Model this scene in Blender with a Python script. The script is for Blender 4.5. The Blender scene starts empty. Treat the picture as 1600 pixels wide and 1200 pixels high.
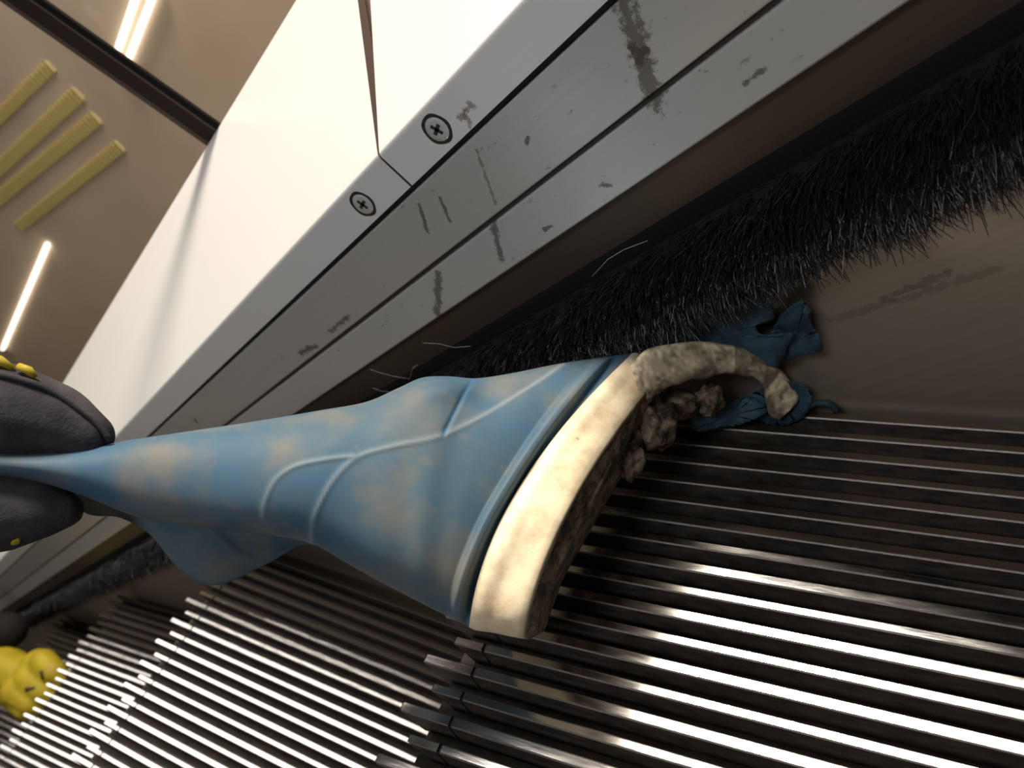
import bpy, bmesh, math, random
import numpy as np
from mathutils import Vector, Matrix, noise

random.seed(7); rng = np.random.default_rng(7)
S = bpy.context.scene
COL = S.collection
P = 0.0096                                    # tread cleat pitch in metres
OFF = np.array([0.0, 0.0, 1.0])               # camera stands one metre above the world origin

# ------------------------------------------------------------------ camera
F = 1300.0                                    # focal length in pixels of a 1600 px wide frame
RM = np.array([[-0.85827796, -0.38351266, -0.34099412],
               [-0.05271637, 0.72683886, -0.6847819],
               [0.51047031, -0.56975724, -0.64404717]])   # world (x down-escalator, y away from skirt, z up) -> camera
cam_d = bpy.data.cameras.new('camera'); cam = bpy.data.objects.new('camera', cam_d); COL.objects.link(cam)
cam_d.sensor_fit = 'HORIZONTAL'; cam_d.sensor_width = 36; cam_d.lens = F / 1600 * 36
cam_d.clip_start = 0.01; cam_d.clip_end = 50
cam_d.dof.use_dof = True; cam_d.dof.focus_distance = 0.285; cam_d.dof.aperture_fstop = 17
m = Matrix.Identity(4)
for i in range(3):
    m[i][0] = RM[0][i]; m[i][1] = -RM[1][i]; m[i][2] = -RM[2][i]; m[i][3] = OFF[i]
cam.matrix_world = m
S.camera = cam

# ------------------------------------------------------------------ view and light
S.view_settings.view_transform = 'Standard'; S.view_settings.look = 'None'
S.view_settings.exposure = 0.4; S.view_settings.gamma = 1.0; S.view_settings.use_curve_mapping = False
world = bpy.data.worlds.new('world'); S.world = world; world.use_nodes = True
bg = world.node_tree.nodes['Background']; bg.inputs[0].default_value = (1.0, 0.86, 0.72, 1); bg.inputs[1].default_value = 0.045

def area(name, loc, target, sx, sy, power, col, axis=(1, 0, 0)):
    """loc and target in cleat pitches from the camera; the lamp's long side follows axis"""
    d = bpy.data.lights.new(name, 'AREA'); d.shape = 'RECTANGLE'; d.size = sx; d.size_y = sy; d.energy = power; d.color = col
    o = bpy.data.objects.new(name, d); COL.objects.link(o)
    z = (Vector(loc) - Vector(target)).normalized(); x = Vector(axis); x = (x - z * x.dot(z)).normalized(); y = z.cross(x)
    M = Matrix((x, y, z)).transposed().to_4x4(); M.translation = Vector(loc) * P + Vector(OFF)
    o.matrix_world = M
    return o
area('ceiling_lamp', (42, -100, 160), (10, -14, -27), 0.95, 0.36, 80, (1.0, 0.93, 0.83))
area('ceiling_lamp_row', (280, -33, 160), (280, -33, -75), 3.5, 0.54, 14, (1.0, 0.92, 0.84))
area('fill_light', (15, 110, 150), (18, -22, -8), 0.6, 0.4, 11.0, (0.95, 0.96, 1.0))  # unseen fill light added to brighten the trim

# ------------------------------------------------------------------ pixel and frame helpers
TH = 0.507
D2 = np.array([math.cos(TH), 0, -math.sin(TH)])      # along the incline, downwards
N2 = np.array([math.sin(TH), 0, math.cos(TH)])       # square to the incline
YV = np.array([0, 1.0, 0]); ZV = np.array([0, 0, 1.0])
YS = -23.9                                            # skirt plane
def ray(px): return RM.T @ np.array([(px[0] - 800) / F, (px[1] - 600) / F, 1.0])
def W(x, y, d): return ray((x, y)) * d * P + OFF       # point on a pixel's ray at depth d (pitches)
def on_plane(px, pt, n): r = ray(px); return r * ((np.array(pt) @ n) / (r @ n))
def sn(px, y=YS):                                      # local (s, n) of a pixel lying on the plane Y = y
    w = on_plane(px, (0, y, 0), YV); return float(w @ D2), float(w @ N2)
def pchip(xs, ys, x):
    """smooth monotone-ish cubic through points, vectorised over columns"""
    xs = np.asarray(xs, float); ys = np.asarray(ys, float); x = np.asarray(x, float)
    if ys.ndim == 1: return pchip(xs, ys[:, None], x)[:, 0]
    h = np.diff(xs)[:, None]; dl = np.diff(ys, axis=0) / h; mm = np.zeros_like(ys)
    mm[1:-1] = (dl[:-1] + dl[1:]) / 2; mm[0] = dl[0]; mm[-1] = dl[-1]
    i = np.clip(np.searchsorted(xs, x) - 1, 0, len(xs) - 2); t = ((x - xs[i]) / (xs[i + 1] - xs[i]))[:, None]; hh = h[i]
    return (2*t**3-3*t**2+1)*ys[i] + (t**3-2*t**2+t)*hh*mm[i] + (-2*t**3+3*t**2)*ys[i+1] + (t**3-t**2)*hh*mm[i+1]

# ------------------------------------------------------------------ object helpers
def mesh(name, v, f, mats, smooth=False, mi=None):
    me = bpy.data.meshes.new(name); me.from_pydata([tuple(map(float, a)) for a in v], [], [tuple(map(int, a)) for a in f])
    for mt in (mats if isinstance(mats, (list, tuple)) else [mats]): me.materials.append(mt)
    if mi is not None: me.polygons.foreach_set('material_index', np.asarray(mi, dtype=np.int32))
    if smooth: me.polygons.foreach_set('use_smooth', np.ones(len(me.polygons), dtype=bool))
    me.update(); return me
def obj(name, me, parent=None, loc=(0, 0, 0)):
    o = bpy.data.objects.new(name, me); COL.objects.link(o); o.location = loc
    if parent is not None: o.parent = parent
    return o
def tag(o, label, cat=None, group=None, kind=None):
    o['label'] = label
    if cat: o['category'] = cat
    if group: o['group'] = group
    if kind: o['kind'] = kind
    return o
def thing(name, label, cat, loc=(0, 0, 0), rot=None, group=None):
    o = bpy.data.objects.new(name, None); COL.objects.link(o); o.empty_display_size = 0.02
    M = (rot or Matrix.Identity(3)).to_4x4(); M.translation = Vector(loc); o.matrix_world = M
    return tag(o, label, cat, group)
INCL = Matrix((D2, YV, N2)).transposed()              # local (s, y, n) -> world
def ithing(name, label, cat, group=None): return thing(name, label, cat, OFF, INCL, group)
def box(v, f, a, b):
    """append an axis box between corners a and b (in pitches)"""
    k = len(v); a = np.array(a) * P; b = np.array(b) * P
    for z in (a[2], b[2]): v += [(a[0], a[1], z), (b[0], a[1], z), (b[0], b[1], z), (a[0], b[1], z)]
    f += [(k, k+3, k+2, k+1), (k+4, k+5, k+6, k+7), (k, k+1, k+5, k+4), (k+1, k+2, k+6, k+5), (k+2, k+3, k+7, k+6), (k+3, k, k+4, k+7)]
def prism(poly, s0, s1, mat, name, bev=0.0):
    """closed (y, n) profile swept along s; s0 / s1 may be functions of the profile point"""
    n = len(poly); g0 = s0 if callable(s0) else (lambda q: s0); g1 = s1 if callable(s1) else (lambda q: s1)
    v = [(g0(q)*P, q[0]*P, q[1]*P) for q in poly] + [(g1(q)*P, q[0]*P, q[1]*P) for q in poly]
    f = [tuple(range(n)), tuple(range(2*n-1, n-1, -1))] + [((i+1) % n, i, n+i, n+(i+1) % n) for i in range(n)]
    me = mesh(name, v, f, mat); bm = bmesh.new(); bm.from_mesh(me); bmesh.ops.recalc_face_normals(bm, faces=bm.faces)
    if bev: bmesh.ops.bevel(bm, geom=[e for e in bm.edges if e.calc_face_angle(0) > 0.3], offset=bev*P, segments=2, affect='EDGES')
    bm.to_mesh(me); bm.free(); return me
def tube(pts, radii, mat, name, sides=8, smooth=True, caps=True):
    pts = [Vector(q) for q in pts]; v = []; f = []; n = len(pts)
    t0 = (pts[1]-pts[0]).normalized(); up = t0.orthogonal().normalized()
    for i, q in enumerate(pts):
        t = (pts[min(i+1, n-1)] - pts[max(i-1, 0)]).normalized(); up = (up - t*up.dot(t)).normalized(); bi = t.cross(up)
        r = radii[i] if hasattr(radii, '__len__') else radii
        for k in range(sides):
            a = 2*math.pi*k/sides; v.append(tuple(q + up*math.cos(a)*r + bi*math.sin(a)*r))
    for i in range(n-1):
        for k in range(sides): f.append((i*sides+k, i*sides+(k+1) % sides, (i+1)*sides+(k+1) % sides, (i+1)*sides+k))
    if caps: f += [tuple(range(sides))[::-1], tuple(range((n-1)*sides, n*sides))]
    return mesh(name, v, f, mat, smooth)

# ------------------------------------------------------------------ materials
def node_mat(name, base, metallic=0.0, rough=0.5, spec=0.5):
    mt = bpy.data.materials.new(name); mt.use_nodes = True; nt = mt.node_tree; b = nt.nodes['Principled BSDF']
    b.inputs['Base Color'].default_value = (*base, 1); b.inputs['Metallic'].default_value = metallic
    b.inputs['Roughness'].default_value = rough; b.inputs['Specular IOR Level'].default_value = spec
    return mt, nt, b
def N(nt, t, **kw):
    n = nt.nodes.new(t)
    for k, val in kw.items(): setattr(n, k, val)
    return n
def coords(nt, scale=(1, 1, 1), src='Object'):
    tc = N(nt, 'ShaderNodeTexCoord'); mp = N(nt, 'ShaderNodeMapping'); mp.inputs['Scale'].default_value = scale
    nt.links.new(tc.outputs[src], mp.inputs[0]); return mp.outputs[0]
def noise_tex(nt, vec, scale, detail=4, rough=0.55):
    n = N(nt, 'ShaderNodeTexNoise'); n.inputs['Scale'].default_value = scale; n.inputs['Detail'].default_value = detail; n.inputs['Roughness'].default_value = rough
    nt.links.new(vec, n.inputs['Vector']); return n.outputs['Fac']
def ramp(nt, fac, a, b, ca=(0, 0, 0), cb=(1, 1, 1)):
    r = N(nt, 'ShaderNodeValToRGB'); r.color_ramp.elements[0].position = a; r.color_ramp.elements[1].position = b
    r.color_ramp.elements[0].color = (*ca, 1); r.color_ramp.elements[1].color = (*cb, 1); nt.links.new(fac, r.inputs[0]); return r.outputs[0]
def mixc(nt, fac, a, b):
    x = N(nt, 'ShaderNodeMix', data_type='RGBA')
    for s, val in ((x.inputs[0], fac), (x.inputs[6], a), (x.inputs[7], b)):
        if hasattr(val, 'links'): nt.links.new(val, s)
        elif isinstance(val, (tuple, list)): s.default_value = (*val, 1)
        else: s.default_value = val
    return x.outputs[2]
def math_n(nt, op, a, b=None, c=None):
    n = N(nt, 'ShaderNodeMath', operation=op)
    for i, val in enumerate((a, b, c)):
        if val is None: continue
        if hasattr(val, 'links'): nt.links.new(val, n.inputs[i])
        else: n.inputs[i].default_value = val
    return n.outputs[0]
def bump(nt, b, h, strength=0.2, dist=0.001):
    bn = N(nt, 'ShaderNodeBump'); bn.inputs['Strength'].default_value = strength; bn.inputs['Distance'].default_value = dist
    nt.links.new(h, bn.inputs['Height']); nt.links.new(bn.outputs[0], b.inputs['Normal'])
def stain(nt, base, s0, s1, w, col, noise_fac, thr=0.45, amt=0.9, plane=('X', 'Z')):
    """stain along a capsule between two (s, n) points given in pitches, broken up by noise"""
    tc = N(nt, 'ShaderNodeTexCoord'); sep = N(nt, 'ShaderNodeSeparateXYZ'); nt.links.new(tc.outputs['Object'], sep.inputs[0])
    x = math_n(nt, 'MULTIPLY', sep.outputs[plane[0]], 1/P); z = math_n(nt, 'MULTIPLY', sep.outputs[plane[1]], 1/P)
    dx, dz = s1[0]-s0[0], s1[1]-s0[1]; L2 = max(dx*dx+dz*dz, 1e-6)
    ax = math_n(nt, 'SUBTRACT', x, s0[0]); az = math_n(nt, 'SUBTRACT', z, s0[1])
    t = math_n(nt, 'ADD', math_n(nt, 'MULTIPLY', ax, dx/L2), math_n(nt, 'MULTIPLY', az, dz/L2))
    cl = N(nt, 'ShaderNodeClamp'); nt.links.new(t, cl.inputs[0]); t = cl.outputs[0]
    ex = math_n(nt, 'SUBTRACT', ax, math_n(nt, 'MULTIPLY', t, dx)); ez = math_n(nt, 'SUBTRACT', az, math_n(nt, 'MULTIPLY', t, dz))
    d = math_n(nt, 'SQRT', math_n(nt, 'ADD', math_n(nt, 'MULTIPLY', ex, ex), math_n(nt, 'MULTIPLY', ez, ez)))
    core = math_n(nt, 'SUBTRACT', 1.0, math_n(nt, 'DIVIDE', d, w))
    v = math_n(nt, 'ADD', core, math_n(nt, 'MULTIPLY', (math_n(nt, 'SUBTRACT', noise_fac, 0.5) if hasattr(noise_fac, 'links') else 0.0), 0.9))
    r = ramp(nt, v, thr, thr+0.36)
    return mixc(nt, math_n(nt, 'MULTIPLY', r, amt), base, col)

# cleat tops worn bright, groove sides dull with grime
mt_top, nt, b = node_mat('worn_aluminium', (0.78, 0.75, 0.72), 1.0, 0.22)
tc = N(nt, 'ShaderNodeNewGeometry'); mp = N(nt, 'ShaderNodeMapping'); mp.inputs['Scale'].default_value = (60, 400, 100); nt.links.new(tc.outputs['Position'], mp.inputs[0])
n1 = noise_tex(nt, mp.outputs[0], 1.5, 5)
mp2 = N(nt, 'ShaderNodeMapping'); mp2.inputs['Scale'].default_value = (25, 90, 25); nt.links.new(tc.outputs['Position'], mp2.inputs[0]); n2 = noise_tex(nt, mp2.outputs[0], 1.0, 6, 0.65)
# dirt near the skirt, plus the trim's shade painted dark into these cleat tops
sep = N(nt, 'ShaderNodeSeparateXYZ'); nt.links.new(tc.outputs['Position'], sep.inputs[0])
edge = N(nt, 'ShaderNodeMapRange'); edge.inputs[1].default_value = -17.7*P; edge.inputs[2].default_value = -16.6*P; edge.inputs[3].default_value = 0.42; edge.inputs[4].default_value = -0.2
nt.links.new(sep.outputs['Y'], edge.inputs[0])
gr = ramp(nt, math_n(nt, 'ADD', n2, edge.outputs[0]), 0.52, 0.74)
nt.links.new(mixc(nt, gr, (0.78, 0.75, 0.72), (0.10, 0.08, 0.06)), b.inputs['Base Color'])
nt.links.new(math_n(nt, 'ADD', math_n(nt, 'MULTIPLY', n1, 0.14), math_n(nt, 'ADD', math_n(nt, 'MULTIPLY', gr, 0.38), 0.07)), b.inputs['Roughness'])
bump(nt, b, n1, 0.08, 0.0004)
mt_side, nt, b = node_mat('grimy_groove', (0.06, 0.05, 0.045), 0.3, 0.55)
c = coords(nt, (30, 90, 90)); n1 = noise_tex(nt, c, 3, 5)
nt.links.new(ramp(nt, n1, 0.3, 0.75, (0.022, 0.019, 0.017), (0.10, 0.08, 0.065)), b.inputs['Base Color'])
mt_nose, nt, b = node_mat('nose_edge_metal', (0.22, 0.20, 0.18), 0.8, 0.5)
c = coords(nt, (200, 200, 200)); bump(nt, b, noise_tex(nt, c, 4, 4), 0.3, 0.0005)

def brushed(name, ca, cb, metallic, rough, stains=(), fine=(6, 500, 500), marks=True):
    mt, nt, b = node_mat(name, ca, metallic, rough)
    n1 = noise_tex(nt, coords(nt, fine), 1.0, 4, 0.6); n2 = noise_tex(nt, coords(nt, (14, 14, 14)), 1.0, 4)
    base = mixc(nt, math_n(nt, 'MULTIPLY', n1, 0.6), ca, cb); base = mixc(nt, math_n(nt, 'MULTIPLY', n2, 0.4), base, cb)
    nb = ramp(nt, noise_tex(nt, coords(nt, (330, 330, 330)), 1.0, 7, 0.75), 0.36, 0.64)
    if marks:
        vs = noise_tex(nt, coords(nt, (120, 300, 300)), 1.0, 3, 0.7); base = mixc(nt, math_n(nt, 'MULTIPLY', ramp(nt, vs, 0.66, 0.76), 0.6), base, (0.09, 0.07, 0.055))
    for q in stains: base = stain(nt, base, q[0], q[1], q[2], q[3], 0.5 if len(q) > 6 else nb, q[4], q[5])
    nt.links.new(base, b.inputs['Base Color'])
    nt.links.new(math_n(nt, 'ADD', math_n(nt, 'MULTIPLY', n1, 0.16), rough - 0.08), b.inputs['Roughness'])
    bump(nt, b, n1, 0.10, 0.0004); return mt
BR = (0.07, 0.052, 0.04); GY = (0.045, 0.04, 0.037)
def st(a, e, w, col=BR, thr=0.42, amt=0.7): return (sn(a), sn(e), w, col, thr, amt)
trim_stains = [st((975, 5), (1000, 85), 0.62, (0.13, 0.095, 0.07), 0.30, 0.75), st((1000, 85), (1025, 160), 0.62, (0.12, 0.09, 0.065), 0.32, 0.75),
    st((655, 320), (668, 362), 0.16, GY, 0.35), st((688, 310), (703, 345), 0.15, GY, 0.4), st((770, 345), (788, 398), 0.3, BR, 0.4),
    st((745, 235), (775, 320), 0.14, (0.2, 0.15, 0.12), 0.4, 0.6), st((686, 425), (690, 480), 0.30, BR, 0.22), st((515, 517), (545, 495), 0.28, GY, 0.45),
    st((470, 552), (492, 540), 0.35, GY, 0.42), st((718, 185), (735, 165), 0.3, (0.2, 0.14, 0.11), 0.5, 0.7), st((727, 175), (733, 195), 0.25, (0.2, 0.14, 0.11), 0.45, 0.7),
    st((1168, 122), (1198, 100), 0.18, GY, 0.4), st((940, 282), (960, 280), 0.22, GY, 0.5), st((628, 262), (636, 270), 0.2, GY, 0.3), st((825, 215), (823, 225), 0.12, GY, 0.2),
    st((855, 350), (866, 345), 0.12, GY, 0.2), st((305, 656), (308, 660), 0.25, BR, 0.2)]
mt_trim = brushed('brushed_trim', (0.80, 0.80, 0.78), (0.66, 0.65, 0.63), 0.62, 0.36, trim_stains)
mt_deck = brushed('pale_deck_metal', (0.93, 0.92, 0.9), (0.86, 0.85, 0.83), 0.25, 0.38, trim_stains[9:11], marks=False)
mt_skirt = brushed('brushed_skirt_steel', (0.47, 0.40, 0.33), (0.30, 0.25, 0.20), 0.7, 0.42,
    [(sn((1380, 470)), sn((1480, 425)), 0.3, (0.16, 0.13, 0.10), 0.35, 0.6), (sn((1300, 500)), sn((1560, 420)), 0.3, (0.18, 0.15, 0.12), 0.35, 0.5)], fine=(4, 300, 300), marks=False)
mt_brown = brushed('dark_brown_strip', (0.11, 0.08, 0.062), (0.06, 0.045, 0.036), 0.5, 0.45, marks=False)
mt_black, nt, b = node_mat('black_holder', (0.010, 0.009, 0.009), 0.0, 0.8, 0.15)
mt_dark, nt, b = node_mat('dark_gap_seal', (0.03, 0.022, 0.018), 0.0, 0.7)
mt_screw, nt, b = node_mat('screw_zinc', (0.72, 0.70, 0.68), 0.5, 0.45); bump(nt, b, noise_tex(nt, coords(nt, (300, 300, 300)), 3, 3), 0.1, 0.0003)
mt_bristle, nt, b = node_mat('black_nylon_bristle', (0.022, 0.020, 0.021), 0.0, 0.26, 0.8)

# boot
mt_boot, nt, b = node_mat('faded_blue_rubber', (0.16, 0.36, 0.55), 0.0, 0.62, 0.22)
c = coords(nt); n1 = noise_tex(nt, c, 45, 5, 0.55); n2 = noise_tex(nt, c, 22, 4, 0.6); n3 = noise_tex(nt, c, 160, 5, 0.6)
base = mixc(nt, ramp(nt, n2, 0.38, 0.66), (0.042, 0.097, 0.152), (0.076, 0.112, 0.134))
base = mixc(nt, math_n(nt, 'MULTIPLY', ramp(nt, n1, 0.44, 0.70), 0.75), base, (0.150, 0.138, 0.115))
base = mixc(nt, math_n(nt, 'MULTIPLY', ramp(nt, n3, 0.6, 0.8), 0.35), base, (0.20, 0.155, 0.115))
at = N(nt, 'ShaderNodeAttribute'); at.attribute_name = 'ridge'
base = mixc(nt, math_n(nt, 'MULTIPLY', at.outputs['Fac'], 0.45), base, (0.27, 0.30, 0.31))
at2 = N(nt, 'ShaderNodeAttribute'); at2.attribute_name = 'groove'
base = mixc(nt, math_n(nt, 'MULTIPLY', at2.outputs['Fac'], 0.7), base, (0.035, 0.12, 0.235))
nt.links.new(base, b.inputs['Base Color']); bump(nt, b, n3, 0.06, 0.0005)
mt_torn, nt, b = node_mat('shaded_grimy_torn_rubber', (0.06, 0.15, 0.22), 0.0, 0.6, 0.3)  # dirty blue, also coloured darker for the shade around the toe
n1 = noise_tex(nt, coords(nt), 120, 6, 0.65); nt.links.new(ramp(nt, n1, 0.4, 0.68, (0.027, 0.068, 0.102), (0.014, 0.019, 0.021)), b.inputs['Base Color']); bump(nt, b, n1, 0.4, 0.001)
mt_sole, nt, b = node_mat('cream_sole_rubber', (0.85, 0.72, 0.5), 0.0, 0.55, 0.35)
c = coords(nt); n1 = noise_tex(nt, c, 70, 6, 0.65); n2 = noise_tex(nt, c, 30, 4, 0.6); n3 = noise_tex(nt, c, 260, 4, 0.7)
base = mixc(nt, math_n(nt, 'MULTIPLY', ramp(nt, n1, 0.46, 0.74), 0.75), (0.86, 0.74, 0.52), (0.42, 0.28, 0.15))
base = mixc(nt, math_n(nt, 'MULTIPLY', ramp(nt, n3, 0.68, 0.76), 0.7), base, (0.10, 0.07, 0.045))
at = N(nt, 'ShaderNodeAttribute'); at.attribute_name = 'grime_shade'
g = math_n(nt, 'MULTIPLY', at.outputs['Fac'], ramp(nt, n1, 0.25, 0.52, (0.55, 0.55, 0.55), (1, 1, 1)))
base = mixc(nt, g, base, (0.10, 0.075, 0.05))
nt.links.new(base, b.inputs['Base Color']); bump(nt, b, n3, 0.25, 0.0006)
mt_outsole, nt, b = node_mat('worn_outsole', (0.12, 0.09, 0.06), 0.0, 0.75, 0.3)
n1 = noise_tex(nt, coords(nt), 150, 6, 0.7); nt.links.new(ramp(nt, n1, 0.42, 0.66, (0.025, 0.02, 0.015), (0.24, 0.18, 0.12)), b.inputs['Base Color']); bump(nt, b, n1, 0.6, 0.0015)
# gloves
mt_glove, nt, b = node_mat('black_glove_fabric', (0.03, 0.028, 0.032), 0.0, 0.85, 0.2)
n1 = noise_tex(nt, coords(nt), 900, 3); n2 = noise_tex(nt, coords(nt), 60, 4); nt.links.new(ramp(nt, n2, 0.35, 0.75, (0.022, 0.021, 0.026), (0.06, 0.056, 0.062)), b.inputs['Base Color']); bump(nt, b, n1, 0.5, 0.0006)
mt_yellow, nt, b = node_mat('yellow_glove_rubber', (0.72, 0.56, 0.03), 0.0, 0.55, 0.3)
n1 = noise_tex(nt, coords(nt), 60, 4); nt.links.new(ramp(nt, n1, 0.3, 0.8, (0.36, 0.28, 0.012), (0.25, 0.19, 0.012)), b.inputs['Base Color'])
mt_slot, nt, b = node_mat('glove_vent', (0.03, 0.025, 0.012), 0.0, 0.8)
# background
mt_wall, nt, b = node_mat('beige_wall', (0.52, 0.41, 0.30), 0.0, 0.6)
n1 = noise_tex(nt, coords(nt), 3.0, 4); nt.links.new(ramp(nt, n1, 0.3, 0.75, (0.72, 0.57, 0.42), (0.88, 0.73, 0.56)), b.inputs['Base Color'])
mt_ystrip, nt, b = node_mat('faded_yellow_ribs', (0.66, 0.57, 0.17), 0.0, 0.6)
mt_ybase, nt, b = node_mat('tan_strip_base', (0.70, 0.56, 0.38), 0.0, 0.7)
mt_streak = bpy.data.materials.new('glowing_streak'); mt_streak.use_nodes = True; e = mt_streak.node_tree.nodes.new('ShaderNodeEmission'); e.inputs[0].default_value = (1, 0.9, 0.78, 1); e.inputs[1].default_value = 2.2  # glow of the stand-in reflection streaks
mt_streak.node_tree.links.new(e.outputs[0], mt_streak.node_tree.nodes['Material Output'].inputs[0])
mt_glass = bpy.data.materials.new('balustrade_glass'); mt_glass.use_nodes = True; nt = mt_glass.node_tree; nt.nodes.clear()
o_ = N(nt, 'ShaderNodeOutputMaterial'); mx = N(nt, 'ShaderNodeMixShader'); tr = N(nt, 'ShaderNodeBsdfTransparent'); gl = N(nt, 'ShaderNodeBsdfGlossy'); fr = N(nt, 'ShaderNodeValue')
tr.inputs[0].default_value = (0.97, 0.95, 0.92, 1); gl.inputs['Roughness'].default_value = 0.03; fr.outputs[0].default_value = 0.06
nt.links.new(fr.outputs[0], mx.inputs[0]); nt.links.new(tr.outputs[0], mx.inputs[1]); nt.links.new(gl.outputs[0], mx.inputs[2]); nt.links.new(mx.outputs[0], o_.inputs[0])

# ================================================================== escalator steps
STEP_X = 40.9                                           # depth of one tread in pitches
def cleat_mesh(name, tip, notch, wid):
    """one tread rib: local x along travel (tip at x = tip), top at z = 0, with the slit between nose piece and tread"""
    h = 1.25; hw = wid/2; bw = hw+0.06; r = 0.05
    v = []; f = []; mi = []
    def bar(x0, x1, x1b, ztop=0.0):
        k = len(v); sec = [(-bw, -h), (-hw, ztop-r), (-hw+r, ztop), (hw-r, ztop), (hw, ztop-r), (bw, -h)]
        for (x, xb) in ((x0, x0), (x1, x1b)):
            for (y, z) in sec:
                t = (ztop-z)/(h+ztop); v.append(((x+(xb-x)*t)*P, y*P, z*P))
        for i in range(5): f.append((k+i, k+6+i, k+7+i, k+i+1)); mi.append(0 if i == 2 else (2 if i in (1, 3) else 1))
        f.append((k, k+1, k+2, k+3, k+4, k+5)); mi.append(1); f.append((k+11, k+10, k+9, k+8, k+7, k+6)); mi.append(2)
    bar(-STEP_X, notch-0.08, notch-0.08)
    bar(notch+0.08, tip-0.12, tip-0.12-0.55)
    # rounded nose lip
    k = len(v)
    for (x, dz) in ((tip-0.12, 0.0), (tip, -0.10)):
        for y in (-hw+0.05, hw-0.05): v.append((x*P, y*P, dz*P))
    for y in (-hw+0.05, hw-0.05): v.append(((tip-0.14)*P, y*P, -0.34*P))
    f.extend([(k, k+2, k+3, k+1), (k+2, k+4, k+5, k+3), (k, k+4, k+2), (k+1, k+3, k+5)]); mi.extend([0, 2, 2, 2])
    k = len(v); box(v, f, (notch-0.09, -hw+0.02, -h), (notch+0.09, hw-0.02, -0.16)); mi.extend([1]*6)
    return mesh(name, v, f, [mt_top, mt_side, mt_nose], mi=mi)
def make_step(label, xt, ht, y0, k0, k1, dshort, notch, odd_long, tilt=0.0, yaw=0.0):
    cy, sy = math.cos(yaw), math.sin(yaw)
    rot = Matrix.Rotation(yaw, 3, 'Z') @ Matrix.Rotation(-tilt, 3, 'Y')
    st_ = thing('escalator_step', label, 'escalator step', np.array([xt, YS, -ht])*P+OFF, rot, 'escalator steps')
    ml = cleat_mesh('cleat_long', 0.0, notch, 0.40); ms = cleat_mesh('cleat_short', -dshort, notch, 0.34)
    for k in range(k0, k1):
        o = obj('cleat', ml if (k % 2 == 1) == odd_long else ms, st_, (0, (y0+k-0.2-YS)*P, 0))
    ya = (y0+k0-0.7-YS); yb = (y0+k1-0.2-YS)
    v = []; f = []; box(v, f, (-STEP_X, ya, -1.9), (-0.9, yb, -1.2)); obj('tread_plate', mesh('tread_plate', v, f, mt_side), st_)
    v = []; f = []; box(v, f, (-1.7, ya, -20.0), (-1.0, yb, -1.9)); obj('riser', mesh('riser', v, f, mt_side), st_)
    return st_
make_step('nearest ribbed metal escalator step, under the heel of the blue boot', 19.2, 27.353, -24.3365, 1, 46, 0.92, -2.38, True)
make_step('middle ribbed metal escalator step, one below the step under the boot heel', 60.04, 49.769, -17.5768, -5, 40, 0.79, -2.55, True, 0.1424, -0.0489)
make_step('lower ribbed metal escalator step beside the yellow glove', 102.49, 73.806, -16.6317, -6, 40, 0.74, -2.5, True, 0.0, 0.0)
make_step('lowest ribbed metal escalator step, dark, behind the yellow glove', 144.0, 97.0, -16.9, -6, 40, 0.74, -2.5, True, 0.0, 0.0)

# ================================================================== skirt, trim, deck
S0, S1 = -60.0, 420.0
sk = obj('wall_skirt', prism([(YS, -60), (YS, -8.1), (YS-0.5, -8.1), (YS-0.5, -60)], S0, S1, mt_skirt, 'skirt_sheet'))
sk.matrix_world = Matrix.Translation(Vector(OFF)) @ INCL.to_4x4(); sk['kind'] = 'structure'; sk['label'] = 'brushed brown steel skirt wall rising beside the escalator steps'
lo = ithing('trim_strip', 'lowest brushed metal trim strip, directly above the dark brush', 'trim', 'balustrade trim strips')
obj('trim_face', prism([(YS+0.45, -7.96), (YS+0.05, -6.07), (YS-1.0, -6.07), (YS-1.0, -7.96)], S0, S1, mt_trim, 'lower_trim', 0.06), lo)
mid = ithing('trim_strip', 'middle brushed metal trim strip with a brown drip stain, between two dark grooves', 'trim', 'balustrade trim strips')
obj('trim_face', prism([(YS, -5.86), (YS, -3.0), (YS-1.0, -3.0), (YS-1.0, -5.86)], S0, S1, mt_trim, 'middle_trim', 0.06), mid)
gs = mid
obj('upper_seal', prism([(YS-0.35, -3.1), (YS-0.35, -2.7), (YS-0.9, -2.7), (YS-0.9, -3.1)], S0, S1, mt_dark, 'upper_seal'), gs)
obj('lower_seal', prism([(YS-0.15, -6.1), (YS-0.15, -5.8), (YS-0.9, -5.8), (YS-0.9, -6.1)], S0, S1, mt_dark, 'lower_seal'), gs)
BE = math.radians(35)
def deck_profile():
    pts = [(YS, -2.76), (YS, -1.15)]
    for i in range(1, 5):
        a = i/5*(math.pi/2-BE); pts.append((YS-0.32*(1-math.cos(a)), -1.15+0.32*math.sin(a)))
    yb, nb = YS-0.12, -0.9
    L = 13.7
    for l in (0.3, L): pts.append((YS-0.05-l*math.cos(BE), -0.95+l*math.sin(BE)))
    yy, nn = pts[-1]
    pts += [(yy+0.2, nn-0.4), (YS-0.75, -1.3), (YS-0.75, -2.76)]
    return pts
dp = deck_profile()
mt_cut, nt, b = node_mat('grimy_cut_edge', (0.10, 0.07, 0.055), 0.0, 0.8, 0.2)
def dirty_ends(me):
    me.materials.append(mt_cut)
    for pl in me.polygons:
        if len(pl.vertices) > 6: pl.material_index = 1
    return me
def deck_len(q): return max(0.0, (YS-q[0]))/math.cos(BE)
up_deck = ithing('deck_panel', 'bright deck panel with a screw, on the uphill side of the joint', 'deck panel', 'balustrade deck panels')
obj('deck_sheet', dirty_ends(prism(dp, S0, lambda q: 26.08, mt_deck, 'uphill_deck')), up_deck)
dn_deck = ithing('deck_panel', 'bright deck panel with a screw, on the downhill side of the joint', 'deck panel', 'balustrade deck panels')
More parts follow.
